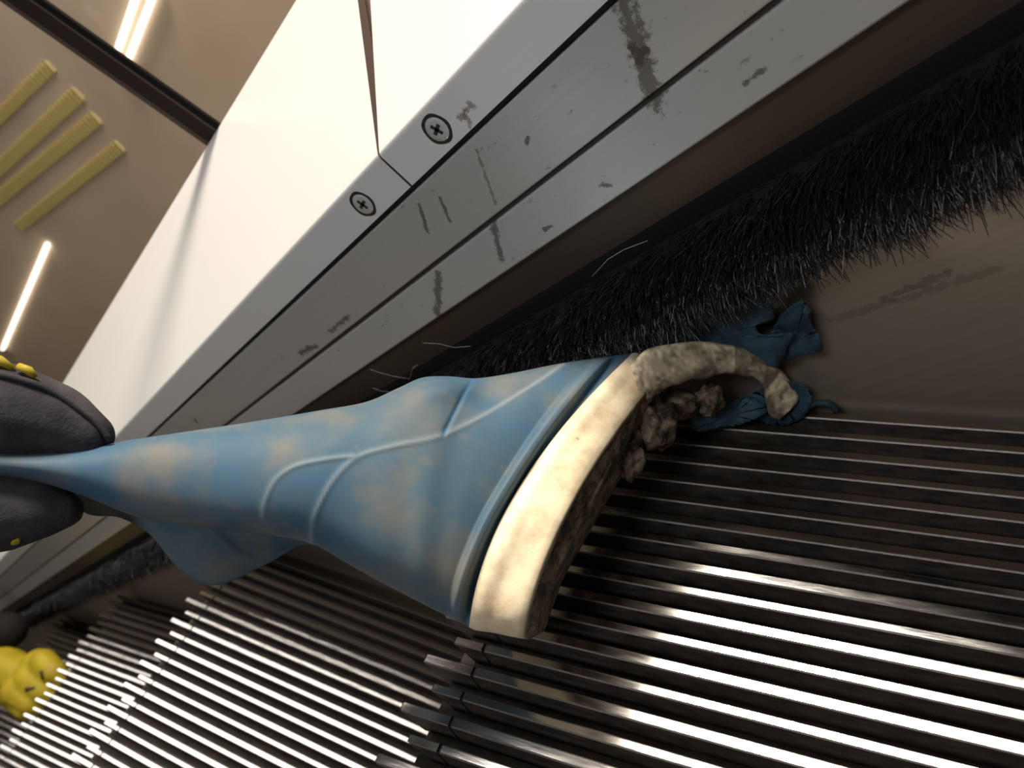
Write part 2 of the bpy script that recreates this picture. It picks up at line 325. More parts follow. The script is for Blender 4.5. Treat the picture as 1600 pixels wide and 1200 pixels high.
obj('deck_sheet', dirty_ends(prism(dp, lambda q: 26.2+0.12*deck_len(q), S1, mt_deck, 'downhill_deck')), dn_deck)
bk = dn_deck
q0 = np.array([YS-0.25, -1.25])
obj('joint_backing', prism([(YS-0.72, -2.7), (YS-0.72, -1.7), (YS-0.6-13*math.cos(BE), -1.3+13*math.sin(BE)), (YS-0.8-13*math.cos(BE), -1.7+13*math.sin(BE)), (YS-0.9, -2.7)], 26.04, 29.5, brushed('joint_backing_brown', (0.22, 0.16, 0.13), (0.13, 0.09, 0.075), 0.0, 0.8, marks=False), 'joint_plate'), bk)
def disc(r0, r1, y, mat, name, n=28, dy=0.0):
    v = []; f = []
    for i in range(n):
        a = 2*math.pi*i/n
        v += [(r0*math.cos(a)*P, y*P, r0*math.sin(a)*P), (r1*math.cos(a)*P, (y+dy)*P, r1*math.sin(a)*P)]
    for i in range(n): j = (i+1) % n; f.append((2*i, 2*j, 2*j+1, 2*i+1))
    if r0 > 0 and dy == 0.0 and r0 < 0.05: pass
    return v, f, n
def screw(parent, s, n, ang):
    e = obj('screw', None, parent, (s*P, YS*P, n*P)); e.empty_display_size = 0.005
    R_ = 0.54; v = []; f = []; mm = 32
    for (r, y) in ((0.0, 0.035), (0.30, 0.035), (R_-0.06, 0.02), (R_, -0.03)):
        for i in range(mm): a = 2*math.pi*i/mm; v.append((r*math.cos(a)*P, y*P, r*math.sin(a)*P))
    for q in range(3):
        for i in range(mm): j = (i+1) % mm; f.append((q*mm+i, q*mm+j, (q+1)*mm+j, (q+1)*mm+i))
    head = mesh('screw_head', v, f, mt_screw, True); bm = bmesh.new(); bm.from_mesh(head); bmesh.ops.remove_doubles(bm, verts=bm.verts, dist=1e-7); bmesh.ops.recalc_face_normals(bm, faces=bm.faces); bm.to_mesh(head); bm.free()
    h = obj('screw_head', head, e)
    v = []; f = []
    for i in range(mm):
        a = 2*math.pi*i/mm; w = 0.655+0.015*math.sin(5*a+s)
        v += [((R_-0.03)*math.cos(a)*P, 0.008*P, (R_-0.03)*math.sin(a)*P), (w*math.cos(a)*P, 0.008*P, w*math.sin(a)*P), (w*math.cos(a)*P, -0.05*P, w*math.sin(a)*P)]
    for i in range(mm): j = (i+1) % mm; f += [(3*i, 3*j, 3*j+1, 3*i+1), (3*i+1, 3*j+1, 3*j+2, 3*i+2)]
    o = obj('countersink_ring', mesh('countersink_ring', v, f, mt_dark), e)
    v = []; f = []
    for (a, bb) in ((0.27, 0.075), (0.075, 0.27)): box(v, f, (-a, 0.0, -bb), (a, 0.045, bb))
    c_ = obj('cross_slot', mesh('cross_slot', v, f, mt_dark), e); c_.rotation_euler = (0, ang, 0)
    return e
screw(up_deck, *sn((683, 202)), 0.35); screw(dn_deck, *sn((567, 319)), 0.2)

# ================================================================== skirt brush
br = ithing('skirt_brush', 'long black bristle brush fixed along the skirt above the steps', 'brush')
obj('backing_strip', prism([(YS-0.02, -9.75), (YS-0.02, -7.9), (YS-0.3, -7.9), (YS-0.3, -9.75)], S0, S1, mt_brown, 'backing_strip', 0.0), br)
br.children[-1].location.y = 0.12*P
obj('holder', prism([(YS+0.02, -11.4), (YS+0.35, -11.4), (YS+0.45, -10.2), (YS+0.42, -9.78), (YS+0.02, -9.72)], S0, S1, mt_black, 'brush_holder', 0.04), br)
core = [(YS+0.02, -10.3), (YS+1.1, -10.45), (YS+1.4, -11.0), (YS+1.3, -12.0), (YS+0.8, -12.7), (YS+0.02, -12.5)]
obj('brush_core', prism(core, S0, S1, mt_black, 'brush_core', 0.0), br)
def bristles(n, sa, sb, rad, seg=3, power=1.0):
    s = sa + (sb-sa)*rng.random(n)**power
    q_ = rng.random(n); clump = np.array([noise.noise(Vector((x*0.9, 3.1, 0))) for x in s]); cl2 = np.array([noise.noise(Vector((x*2.6, 7.7, 0))) for x in s])
    ph = np.radians(-8 + 62*q_ + 9*rng.standard_normal(n))
    L = 1.75 + 0.25*q_ + 0.25*clump + 0.45*cl2*(q_ > 0.8) + 0.25*rng.standard_normal(n) + (q_ > 0.85)*0.5*rng.random(n)
    ph2 = ph + 0.25 + 0.35*q_ + 0.28*rng.standard_normal(n); lean = 0.16*rng.standard_normal(n) + 0.08*clump
    root = np.stack([s, YS+0.3+0.1*rng.random(n), -10.4-1.5*q_-0.2*rng.random(n)], 1)
    d1 = np.stack([lean, np.cos(ph), -np.sin(ph)], 1); d2 = np.stack([lean*1.6+0.12*rng.standard_normal(n), np.cos(ph2), -np.sin(ph2)], 1)
    t = np.linspace(0.3, 1, seg+1)
    pts = root[:, None, :] + L[:, None, None]*(d1[:, None, :]*(t-0.5*t*t)[None, :, None]*1.0 + d2[:, None, :]*(0.5*t*t)[None, :, None])
    side = np.stack([np.ones(n), 0.2*rng.standard_normal(n), 0.2*rng.standard_normal(n)], 1); nrm = np.cross(d1, side); nrm /= np.linalg.norm(nrm, axis=1)[:, None]; side = np.cross(nrm, d1); side /= np.linalg.norm(side, axis=1)[:, None]
    V = []
    rr = rad*np.array([1.0]*seg+[0.55])
    for a in (0, 2*math.pi/3, 4*math.pi/3):
        V.append(pts + (side[:, None, :]*math.cos(a)+nrm[:, None, :]*math.sin(a))*rr[None, :, None])
    V = np.stack(V, 2).reshape(-1, 3)*P                # bristle, ring, corner
    base = (np.arange(n)*(seg+1)*3)[:, None, None]; F_ = []
    for q in range(seg):
        for k in range(3): F_.append([q*3+k, q*3+(k+1) % 3, (q+1)*3+(k+1) % 3, (q+1)*3+k])
    Fq = (np.array(F_)[None] + base).reshape(-1, 4)
    me = bpy.data.meshes.new('bristles'); me.vertices.add(len(V)); me.vertices.foreach_set('co', V.ravel()); me.loops.add(Fq.size); me.loops.foreach_set('vertex_index', Fq.ravel().astype(np.int32))
    me.polygons.add(len(Fq)); me.polygons.foreach_set('loop_start', np.arange(0, Fq.size, 4, dtype=np.int32)); me.polygons.foreach_set('loop_total', np.full(len(Fq), 4, dtype=np.int32))
    me.materials.append(mt_bristle); me.update(calc_edges=True); me.validate(); return me
o = obj('bristles', bristles(60000, 1, 62, 0.02), br); o['kind'] = 'stuff'
o = obj('bristles', bristles(14000, 62, 260, 0.06, 2), br); o['kind'] = 'stuff'
def loc_of(px, y): s, n = sn(px, y); return np.array([s, y, n])*P
mt_stray, nt, b = node_mat('pale_stray_fibre', (0.42, 0.38, 0.34), 0.0, 0.4)
for pts in ([(640, 592), (615, 588), (595, 583), (578, 577)], [(735, 541), (710, 543), (685, 537), (660, 536)], [(608, 612), (595, 611), (582, 606)], [(925, 432), (950, 405), (975, 390), (1012, 376)], [(1010, 470), (1003, 490), (1000, 520)], [(640, 592), (645, 575), (652, 570)]):
    obj('stray_bristle', tube([loc_of(q, YS+1.3) for q in pts], 0.012*P, mt_stray, 'stray_bristle', 5), br)

# ================================================================== glass balustrade and what lies behind it
YG = YS-0.05-13.7*math.cos(BE)-0.06
NG = -0.95+13.7*math.sin(BE)-0.3
js, jn = sn((337, 208), YG)
JA = math.radians(79.5); jd = np.array([math.cos(JA), math.sin(JA)])
def jline(off, l): return (js+jd[0]*l+off, jn+jd[1]*l)
def glass_poly(left):
    H = 70.0
    a = jline(-1.0 if left else 1.7, -1.5); c_ = jline(-1.0 if left else 1.7, H)
    return [(-40, NG-1), a, c_, (-40, NG+H)] if left else [a, (S1, NG-1), (S1, NG+H), c_]
def slab(poly, y0, y1, mat, name):
    n = len(poly); v = [(q[0]*P, y0*P, q[1]*P) for q in poly]+[(q[0]*P, y1*P, q[1]*P) for q in poly]
    f = [tuple(range(n)), tuple(range(2*n-1, n-1, -1))]+[((i+1) % n, i, n+i, n+(i+1) % n) for i in range(n)]
    me = mesh(name, v, f, mat); bm = bmesh.new(); bm.from_mesh(me); bmesh.ops.recalc_face_normals(bm, faces=bm.faces); bm.to_mesh(me); bm.free(); return me
for left, lab in ((True, 'clear glass balustrade pane on the uphill side of the dark joint'), (False, 'clear glass balustrade pane on the downhill side of the dark joint')):
    g = ithing('glass_pane', lab, 'glass pane', 'balustrade glass panes'); obj('glass_sheet', slab(glass_poly(left), YG, YG-1.0, mt_glass, 'glass_sheet'), g)
jp = ithing('pane_joint', 'dark rubber joint between the two glass balustrade panes', 'joint')
mt_j2, nt, b = node_mat('brown_joint_rubber', (0.10, 0.072, 0.058), 0.0, 0.8, 0.2); mt_j3, nt, b = node_mat('joint_line', (0.12, 0.09, 0.07), 0.0, 0.7, 0.2)
mt_j4, nt, b = node_mat('dark_brown_joint', (0.03, 0.021, 0.018), 0.0, 0.8, 0.2)
def jstrip(a, b_): return [jline(a, -1.5), jline(b_, -1.5), jline(b_, 70), jline(a, 70)]
obj('black_seal', slab(jstrip(-1.0, -0.35), YG+0.03, YG-0.15, mt_black, 'black_seal'), jp)
obj('seal_line', slab(jstrip(-0.35, -0.15), YG+0.02, YG-0.15, mt_j3, 'seal_line'), jp)
obj('brown_seal', slab(jstrip(-0.15, 1.25), YG+0.03, YG-0.15, mt_j4, 'brown_seal'), jp)
obj('edge_seal', slab(jstrip(1.25, 1.7), YG+0.02, YG-0.15, mt_j2, 'edge_seal'), jp)

YW = -124.0
v = []; f = []; box(v, f, (-80, YW-2, -330), (520, YW, 15)); wb = obj('wall_back', mesh('wall_back', v, f, mt_wall), None, OFF); wb['kind'] = 'structure'; wb['label'] = 'beige wall behind the glass balustrade'
v = []; f = []; box(v, f, (-80, -160, -235), (520, 90, -232)); fl = obj('floor', mesh('floor', v, f, mt_side), None, OFF); fl['kind'] = 'structure'
def rib_strip(a, e, wid, label):
    A = on_plane(a, (0, YW+0.9, 0), YV); B = on_plane(e, (0, YW+0.9, 0), YV); ax = B-A; L = np.linalg.norm(ax); ax /= L; up = np.cross(YV, ax)
    M = Matrix((ax, YV, up)).transposed()
    t = thing('yellow_ribbed_strip', label, 'edge strip', A*P+OFF, M, 'yellow ribbed strips behind the glass')
    v = []; f = []; n = int(L/2.1)
    box(v, f, (0, -0.9, -wid*0.36), (L, -0.72, wid*0.36)); obj('strip_base', mesh('strip_base', v, f, mt_ybase), t)
    me = None
    for i in range(n):
        if me is None: v = []; f = []; box(v, f, (0, -0.72, -wid*0.45), (1.15, -0.5, wid*0.45)); me = mesh('rib', v, f, mt_ystrip)
        obj('rib', me, t, ((i+0.3)*L/n*P, 0, 0))
rib_strip((-25, 205), (76, 105), 3.5, 'uppermost of the faded yellow ribbed strips behind the glass')
rib_strip((-25, 285), (120, 148), 4.3, 'second from top of the faded yellow ribbed strips behind the glass')
rib_strip((-25, 330), (148, 186), 4.1, 'third from top of the faded yellow ribbed strips behind the glass')
rib_strip((25, 358), (185, 230), 3.8, 'lowest of the faded yellow ribbed strips behind the glass')
def streak(pa, pb, label, y=-123.2, r=0.55, off=1.6):  # glowing tubes added on the wall to stand for streaks reflected in glass
    A = on_plane(pa, (0, y, 0), YV); B = on_plane(pb, (0, y, 0), YV)
    t = thing('streak_tube', label, 'streak', A*P+OFF, None, 'glowing tubes behind the glass for reflected streaks')
    obj('tube', tube([(0, 0, 0), tuple((B-A)*P)], r*P, mt_streak, 'streak_tube', 10), t)
    e_ = (B-A)/np.linalg.norm(B-A); obj('end_cap', tube([tuple(-e_*0.8*P), (0, 0, 0)], r*1.1*P, mt_screw, 'end_cap', 10), t)
streak((182, 84), (221, -30), 'left one of the pair of thin white tubes added for reflected streaks at the top', r=0.7)
streak((197, 101), (248, -30), 'right one of the pair of thin white tubes added for reflected streaks at the top', r=0.7)
streak((4, 545), (74, 382), 'single pale glowing tube added for a reflected streak above the black glove', r=0.8)

# ================================================================== boot
boot_o = W(800, 800, 30)
boot = thing('rubber_boot', 'blue rubber boot with cream sole, its toe torn and trapped beside the skirt', 'boot', boot_o)
def bpts(a): return [np.asarray(q)-boot_o for q in a]
# station: top contour px, middle px offset, bottom contour px, depth top, depth bottom, half thickness, skew of far rim (px), roundness
ST = [(-40, 704, 0, 0, -40, 740, 28.0, 28.0, 1.25, 0, 0), (50, 708, 0, 0, 55, 752, 28.0, 28.0, 1.25, 0, 0), (120, 702, 0, 0, 130, 775, 28.1, 28.0, 1.3, 0, 0), (200, 688, 0, 0, 210, 806, 28.3, 28.0, 1.4, 0, 0),
      (300, 673, 0, 0, 315, 824, 28.7, 28.0, 1.7, 0, 0), (400, 658, 0, 0, 405, 834, 29.1, 28.0, 1.95, 0, 0), (500, 641, 0, 0, 488, 850, 29.6, 28.0, 2.2, 0, 0), (575, 627, 0, 0, 545, 882, 30.0, 28.0, 2.4, 0, 0),
      (625, 605, -4, 0, 590, 907, 30.3, 28.0, 2.5, 0, 0), (660, 590, -8, 0, 625, 925, 30.6, 28.1, 2.6, 0, 0), (700, 588, -12, 0, 655, 941, 30.9, 28.1, 2.7, 0, 0), (745, 591, -17, 0, 683, 955, 31.3, 28.2, 2.75, 0, 0),
      (800, 583, -23, 0, 703, 965, 31.7, 28.2, 2.8, 0, 0), (875, 568, -34, -2, 722, 974, 32.2, 28.3, 2.85, 0, 0), (994, 551, -56, 3, 738, 983, 32.9, 28.4, 2.9, 0, 0)]
A_ = np.array(ST, float); us = np.linspace(0, 1, len(ST))
arc = np.concatenate([[0], np.cumsum(np.hypot(*np.diff((A_[:, :2]+A_[:, 4:6])/2, axis=0).T))]); us = arc/arc[-1]
def seg_dist(px, line):
    d = np.full(px.shape[:-1], 1e9)
    for a, e in zip(line[:-1], line[1:]):
        a = np.array(a, float); e = np.array(e, float); ab = e-a; t = np.clip(((px-a)@ab)/(ab@ab), 0, 1); d = np.minimum(d, np.linalg.norm(px-a-t[..., None]*ab, axis=-1))
    return d
def smooth_line(pts, n=40):
    pts = np.array(pts, float); s = np.concatenate([[0], np.cumsum(np.hypot(*np.diff(pts, axis=0).T))]); return pchip(s, pts, np.linspace(0, s[-1], n))
RIDGES = [(smooth_line([(410, 808), (413, 785), (428, 752), (455, 731), (500, 719), (552, 712)]), 0.055, 3.6), (smooth_line([(485, 848), (487, 822), (505, 775), (530, 738), (560, 713), (610, 698), (690, 680), (735, 660), (790, 628), (850, 590), (880, 568)]), 0.055, 3.6)]
GROOVES = [(smooth_line([(742, 588), (728, 610), (710, 645), (694, 677)]), 0.08, 3.8)]
WELT = [(smooth_line([(712, 975), (722, 915), (757, 825), (803, 745), (853, 670), (905, 603), (945, 555)]), 0.42, 11.0)]
WGRV = [(smooth_line([(728, 985), (738, 915), (775, 825), (822, 742), (873, 666), (925, 600), (965, 555)]), 0.26, 6.0)]
def ring(par, nphi, power=1.0):
    ph = np.linspace(0, 2*np.pi, nphi, endpoint=False); t = (1-np.cos(ph))/2; sgn = np.sin(ph); sd = np.sign(sgn)*np.abs(sgn)**power
    T = par[..., 0:2]; M_ = par[..., 2:4]; B_ = par[..., 4:6]
    w = (4*t*(1-t))[None, :, None]
    px = T[:, None]*(1-t)[None, :, None]+B_[:, None]*t[None, :, None]+M_[:, None]*w + par[:, None, 9:11]*(-sd)[None, :, None]
    dep = par[:, None, 6]*(1-t)[None]+par[:, None, 7]*t[None] - par[:, None, 8]*sd[None]
    return px, dep, sd
NU, NPHI = 320, 240
uu = np.concatenate([np.linspace(0, us[8], 150, endpoint=False), np.linspace(us[8], 1, 170)])
par = pchip(us, A_, uu); px, dep, sd = ring(par, NPHI, 0.7)
near = np.broadcast_to(sd > 0, dep.shape)
rid = np.zeros(dep.shape); gro = np.zeros(dep.shape); disp = np.zeros(dep.shape)
for ln, h, w in RIDGES: g = np.exp(-(seg_dist(px, ln)/w)**2); disp += h*g; rid = np.maximum(rid, g)
for ln, h, w in GROOVES: g = np.exp(-(seg_dist(px, ln)/w)**2); disp -= h*g; gro = np.maximum(gro, g)
for ln, h, w in WELT: g = np.exp(-(seg_dist(px, ln)/w)**4); disp += h*g; rid = np.maximum(rid, 0.25*g)
for ln, h, w in WGRV: g = np.exp(-(seg_dist(px, ln)/w)**2); disp -= h*g; gro = np.maximum(gro, 0.8*g)
# panel below the front line stands a touch proud, soft dents in the ankle
disp += 0.07*np.sin(px[..., 0]/46.0+px[..., 1]/70.0)*np.clip((px[..., 0]-200)/300, 0, 1)*np.clip((900-px[..., 0])/200, 0, 1)
disp += 0.30*np.exp(-((px[..., 0]-690)/40)**2-((px[..., 1]-605)/22)**2)-0.28*np.exp(-((px[..., 0]-760)/30)**2-((px[..., 1]-615)/26)**2)
edge_f = np.clip(np.abs(sd)*2.2, 0, 1)
dep = dep - np.where(near, disp*edge_f, 0.0)
V = np.array([[W(px[i, j, 0], px[i, j, 1], dep[i, j]) for j in range(NPHI)] for i in range(NU)]).reshape(-1, 3)-boot_o
Fq = [(i*NPHI+j, i*NPHI+(j+1) % NPHI, (i+1)*NPHI+(j+1) % NPHI, (i+1)*NPHI+j) for i in range(NU-1) for j in range(NPHI)]
Fq.append(tuple(range(NPHI))[::-1])
me = mesh('boot_upper', V, Fq, mt_boot, True)
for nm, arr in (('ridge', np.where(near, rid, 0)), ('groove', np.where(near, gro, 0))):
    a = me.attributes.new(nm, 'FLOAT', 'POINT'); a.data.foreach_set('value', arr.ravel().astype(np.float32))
bm = bmesh.new(); bm.from_mesh(me); bmesh.ops.recalc_face_normals(bm, faces=bm.faces); bm.to_mesh(me); bm.free()
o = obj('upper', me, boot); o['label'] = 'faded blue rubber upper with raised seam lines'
# sole: same footprint carried on by the sole's thickness
SO = np.array([(988, 552, -54, 3, 733, 980, 32.8, 28.4, 3.0, 0, 0), (994, 551, -55, 3, 738, 983, 32.8, 28.4, 3.18, 0, 0), (1014, 566, -44, 5, 771, 989, 32.7, 28.3, 3.22, 3, 1), (1032, 588, -35, 7, 818, 998, 32.6, 28.25, 3.18, 9, 2), (1037, 594, -33, 7, 827, 998, 32.6, 28.3, 3.08, 11, 3), (1040, 598, -33, 7, 832, 994, 32.65, 28.4, 2.95, 13, 4)], float)
sp = pchip(np.array([0, 0.05, 0.4, 0.85, 0.96, 1.0]), SO, np.concatenate([np.linspace(0, 0.1, 5, endpoint=False), np.linspace(0.1, 1, 26)]))
px, dep, sd = ring(sp, NPHI, 0.5)
wob = 0.05*np.sin(px[..., 1]/31.0)+0.04*np.sin(px[..., 0]/17.0+px[..., 1]/23.0); dep = dep-np.where(sd > 0, wob, 0)
V = np.array([[W(px[i, j, 0], px[i, j, 1], dep[i, j]) for j in range(NPHI)] for i in range(len(sp))]).reshape(-1, 3)-boot_o
ns = len(sp); Fq = [(i*NPHI+j, i*NPHI+(j+1) % NPHI, (i+1)*NPHI+(j+1) % NPHI, (i+1)*NPHI+j) for i in range(ns-1) for j in range(NPHI)]
me = mesh('boot_sole', V, Fq+[tuple(range((ns-1)*NPHI, ns*NPHI)), tuple(range(NPHI))[::-1]], mt_sole, True)
gl_ = np.zeros((ns, NPHI)); gl_[-7:] = np.array([0.08, 0.2, 0.3, 0.42, 0.65, 0.9, 1.0])[:, None]; gl_ += 0.35*np.clip((690-px[..., 1])/60, 0, 1); gl_ += 0.25*np.clip((px[..., 1]-940)/60, 0, 1)  # rim dirt, with toe and heel ends darker
a = me.attributes.new('grime_shade', 'FLOAT', 'POINT'); a.data.foreach_set('value', np.clip(gl_, 0, 1).ravel().astype(np.float32))
bm = bmesh.new(); bm.from_mesh(me); bmesh.ops.recalc_face_normals(bm, faces=bm.faces); bm.to_mesh(me); bm.free()
sole = obj('sole', me, boot); sole['label'] = 'thick cream rubber sole, scuffed and grimy'
# worn outsole plate on the underside with raised tread blocks
last = sp[-1:].copy(); o1 = last.copy(); o1[0, 0:2] += (7, 4); o1[0, 4:6] += (11, -6); o1[0, 8] = 2.6
px, dep, sd = ring(np.concatenate([last, o1]), NPHI, 0.5)
V = np.array([[W(px[i, j, 0], px[i, j, 1], dep[i, j]) for j in range(NPHI)] for i in range(2)]).reshape(-1, 3)-boot_o
me = mesh('outsole', V, [(j, (j+1) % NPHI, NPHI+(j+1) % NPHI, NPHI+j) for j in range(NPHI)]+[tuple(range(NPHI, 2*NPHI)), tuple(range(NPHI))[::-1]], mt_outsole)
bm = bmesh.new(); bm.from_mesh(me); bmesh.ops.recalc_face_normals(bm, faces=bm.faces); bm.to_mesh(me); bm.free()
outs = obj('outsole', me, boot); outs['label'] = 'dark worn outsole'

def loft(rows, mat, name, closed=True, smooth=True):
    """rows of world points (same count) -> closed tube mesh"""
    n = len(rows[0]); v = [q for r in rows for q in r]; f = []
    for i in range(len(rows)-1):
        for j in range(n if closed else n-1): f.append((i*n+j, i*n+(j+1) % n, (i+1)*n+(j+1) % n, (i+1)*n+j))
    if closed: f += [tuple(range(n))[::-1], tuple(range((len(rows)-1)*n, len(rows)*n))]
    me = mesh(name, v, f, mat, smooth); bm = bmesh.new(); bm.from_mesh(me); bmesh.ops.recalc_face_normals(bm, faces=bm.faces); bm.to_mesh(me); bm.free(); return me
# torn toe end of the sole, bent round towards the gap
TA = [(985, 570), (1010, 546), (1045, 538), (1090, 533), (1130, 537), (1172, 546), (1212, 568), (1238, 600), (1249, 622), (1236, 640)]
TB = [(1005, 650), (1035, 612), (1062, 600), (1092, 592), (1132, 587), (1168, 588), (1192, 606), (1196, 628), (1200, 642), (1218, 655)]
td = [31.2, 31.4, 31.7, 32.1, 32.5, 32.9, 33.3, 33.6, 33.8, 34.0]; th_ = [1.7, 1.6, 1.5, 1.3, 1.2, 1.1, 1.0, 0.8, 0.6, 0.3]
q = np.linspace(0, 9, 120); TAi = pchip(range(10), TA, q); TBi = pchip(range(10), TB, q); tdi = pchip(range(10), td, q); thi = pchip(range(10), th_, q)
rows = []; gr_ = []
for i in range(120):
    r = []; m_ = 48
    for k in range(m_):
        a = 2*math.pi*k/m_; t = 0.5-0.5*np.sign(math.cos(a))*abs(math.cos(a))**0.7; s_ = np.sign(math.sin(a))*abs(math.sin(a))**0.4
        pp = TAi[i]*(1-t)+TBi[i]*t; nz = noise.noise(Vector((pp[0]/22, pp[1]/22, k*0.05))); nf = noise.noise(Vector((pp[0]/7, pp[1]/7, 4.0)))
        edge = max(0, t-0.6)*2.5
        r.append(W(pp[0]+nz*3*edge, pp[1]+nz*9*edge, tdi[i]+0.4*t-thi[i]*s_*0.8+0.06*nz+0.05*nf)-boot_o); gr_.append(np.clip(0.46+0.55*edge+0.8*nz+0.5*nf+(0.6 if 58 < i < 84 else 0)+0.2*(i > 90), 0, 0.95))  # dirt patches, with the toe's shade darkened into the same mask
    rows.append(r)
me = loft(rows, mt_sole, 'torn_sole_end'); a = me.attributes.new('grime_shade', 'FLOAT', 'POINT'); a.data.foreach_set('value', np.array(gr_, dtype=np.float32))
o = obj('torn_sole_end', me, boot); o['label'] = 'bent torn end of the cream sole'
# ragged lump of outsole hanging under the bend
def lump(c, rx, ry, rd, d, mat, name, seed, amp=0.35, grime_shade=0.6):
    me = bpy.data.meshes.new(name); bm = bmesh.new(); bmesh.ops.create_icosphere(bm, subdivisions=4, radius=1.0)
    for v in bm.verts:
        n1 = noise.noise(v.co*1.7+Vector((seed, 0, 0))); n2 = noise.noise(v.co*4.5+Vector((0, seed, 0))); k = 1+amp*n1+amp*0.5*n2
        p_ = v.co*k; v.co = Vector(W(c[0]+p_.x*rx, c[1]+p_.y*ry, d+p_.z*rd)-boot_o)
    bmesh.ops.recalc_face_normals(bm, faces=bm.faces); bm.to_mesh(me); bm.free(); me.materials.append(mat)
    a = me.attributes.new('grime_shade', 'FLOAT', 'POINT'); a.data.foreach_set('value', np.full(len(me.vertices), grime_shade, dtype=np.float32)); me.polygons.foreach_set('use_smooth', np.ones(len(me.polygons), dtype=bool)); return me
o = obj('torn_outsole_lump', lump((1022, 660), 34, 42, 1.3, 31.9, mt_outsole, 'outsole_lump', 1.0), boot)
o = obj('torn_outsole_lump', lump((1108, 625), 22, 26, 0.8, 33.2, mt_outsole, 'outsole_lump_b', 4.2), boot)
o = obj('torn_outsole_lump', lump((1055, 632), 40, 22, 1.0, 33.2, mt_outsole, 'outsole_lump_c', 7.7, 0.3), boot)
o = obj('torn_outsole_lump', lump((985, 705), 22, 44, 0.9, 31.2, mt_outsole, 'outsole_lump_d', 9.1, 0.35), boot)
# torn blue sheet pressed to the skirt, and the scraps around the sole end
def sheet(outline, depth_fn, thick, mat, name, jag=3.0, seed=0.0):
    ol = smooth_line(outline+[outline[0]], 90)[:-1]; n = len(ol)
    ol = ol + np.array([[noise.noise(Vector((i*0.7, seed, 0)))*jag, noise.noise(Vector((i*0.7, seed+9, 0)))*jag] for i in range(n)])
    c = ol.mean(0); v = []; f = []; R_ = 9
    for side in (0, 1):
        for r in range(R_):
            k = 1-r/R_
            for q_ in ol:
                pp = c+(q_-c)*k; nz = noise.noise(Vector((pp[0]/30, pp[1]/30, seed)))*0.35*min(1, r/2); v.append(W(pp[0], pp[1], depth_fn(pp)+side*thick-nz)-boot_o)
        v.append(W(c[0], c[1], depth_fn(c)+side*thick)-boot_o)
    B0 = R_*n+1
    for side in (0, 1):
        o_ = side*B0
        for r in range(R_-1):
            for j in range(n): f.append((o_+r*n+j, o_+r*n+(j+1) % n, o_+(r+1)*n+(j+1) % n, o_+(r+1)*n+j))
        for j in range(n): f.append((o_+(R_-1)*n+j, o_+(R_-1)*n+(j+1) % n, o_+R_*n))
    for j in range(n): f.append((j, (j+1) % n, B0+(j+1) % n, B0+j))
    me = mesh(name, v, f, mat, True); bm = bmesh.new(); bm.from_mesh(me); bmesh.ops.recalc_face_normals(bm, faces=bm.faces); bm.to_mesh(me); bm.free(); return me
def sk_depth(px, gap): w = on_plane(px, (0, YS+gap, 0), YV); return float((RM@w)[2])
o = obj('torn_toe_upper', sheet([(960, 580), (975, 530), (1040, 500), (1100, 478), (1170, 462), (1205, 480), (1208, 500), (1180, 505), (1185, 520), (1215, 525), (1240, 520), (1230, 545), (1215, 572), (1160, 560), (1060, 560)], lambda q: sk_depth(q, 1.1), 0.3, mt_torn, 'torn_toe_upper', 5, 2.0), boot); o['label'] = 'torn blue rubber, grimy and darkened for shade, pressed against the skirt'
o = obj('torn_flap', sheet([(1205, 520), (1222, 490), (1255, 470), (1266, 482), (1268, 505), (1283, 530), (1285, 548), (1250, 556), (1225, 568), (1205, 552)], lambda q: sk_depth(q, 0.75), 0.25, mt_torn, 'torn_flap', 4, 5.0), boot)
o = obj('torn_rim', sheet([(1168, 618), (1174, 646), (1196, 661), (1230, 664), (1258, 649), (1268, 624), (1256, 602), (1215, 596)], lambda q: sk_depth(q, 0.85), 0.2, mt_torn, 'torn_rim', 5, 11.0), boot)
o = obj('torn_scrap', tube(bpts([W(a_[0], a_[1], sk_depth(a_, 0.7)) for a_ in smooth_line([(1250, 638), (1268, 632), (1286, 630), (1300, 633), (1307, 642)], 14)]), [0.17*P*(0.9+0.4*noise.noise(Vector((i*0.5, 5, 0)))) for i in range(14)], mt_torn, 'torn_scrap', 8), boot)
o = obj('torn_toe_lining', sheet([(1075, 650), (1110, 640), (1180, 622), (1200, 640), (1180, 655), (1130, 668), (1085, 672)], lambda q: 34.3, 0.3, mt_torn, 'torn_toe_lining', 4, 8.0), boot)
# far wall of the shaft hanging below the pinched edge
fx = [95, 125, 190, 235, 275, 320, 345, 420, 480, 520]; ft = [742, 755, 775, 785, 790, 795, 798, 805, 820, 835]; fb = [752, 796, 810, 836, 884, 913, 913, 880, 850, 862]
xs = np.linspace(95, 520, 60); tt = pchip(fx, ft, xs); bb = pchip(fx, fb, xs); fold = smooth_line([(300, 812), (340, 838), (375, 868), (430, 876), (470, 862)])
rows = []
for x, a_, e_ in zip(xs, tt, bb):
    r1 = []; r2 = []
    for k in range(24):
        t = k/23; y = a_+(e_-a_)*t; dfold = float(seg_dist(np.array([[x, y]]), fold)[0]); d_ = 28.9+1.0*math.sin(t*1.5)+0.7*t*t-0.25*math.exp(-(dfold/7)**2)+0.2*math.sin(x/60)
        r1.append(W(x, y, d_)-boot_o); r2.append(W(x, y, d_+0.32)-boot_o)
    rows.append(r1+r2[::-1])
o = obj('shaft_back', loft(rows, mt_boot, 'shaft_back'), boot); o['label'] = 'shaded far side of the boot shaft'

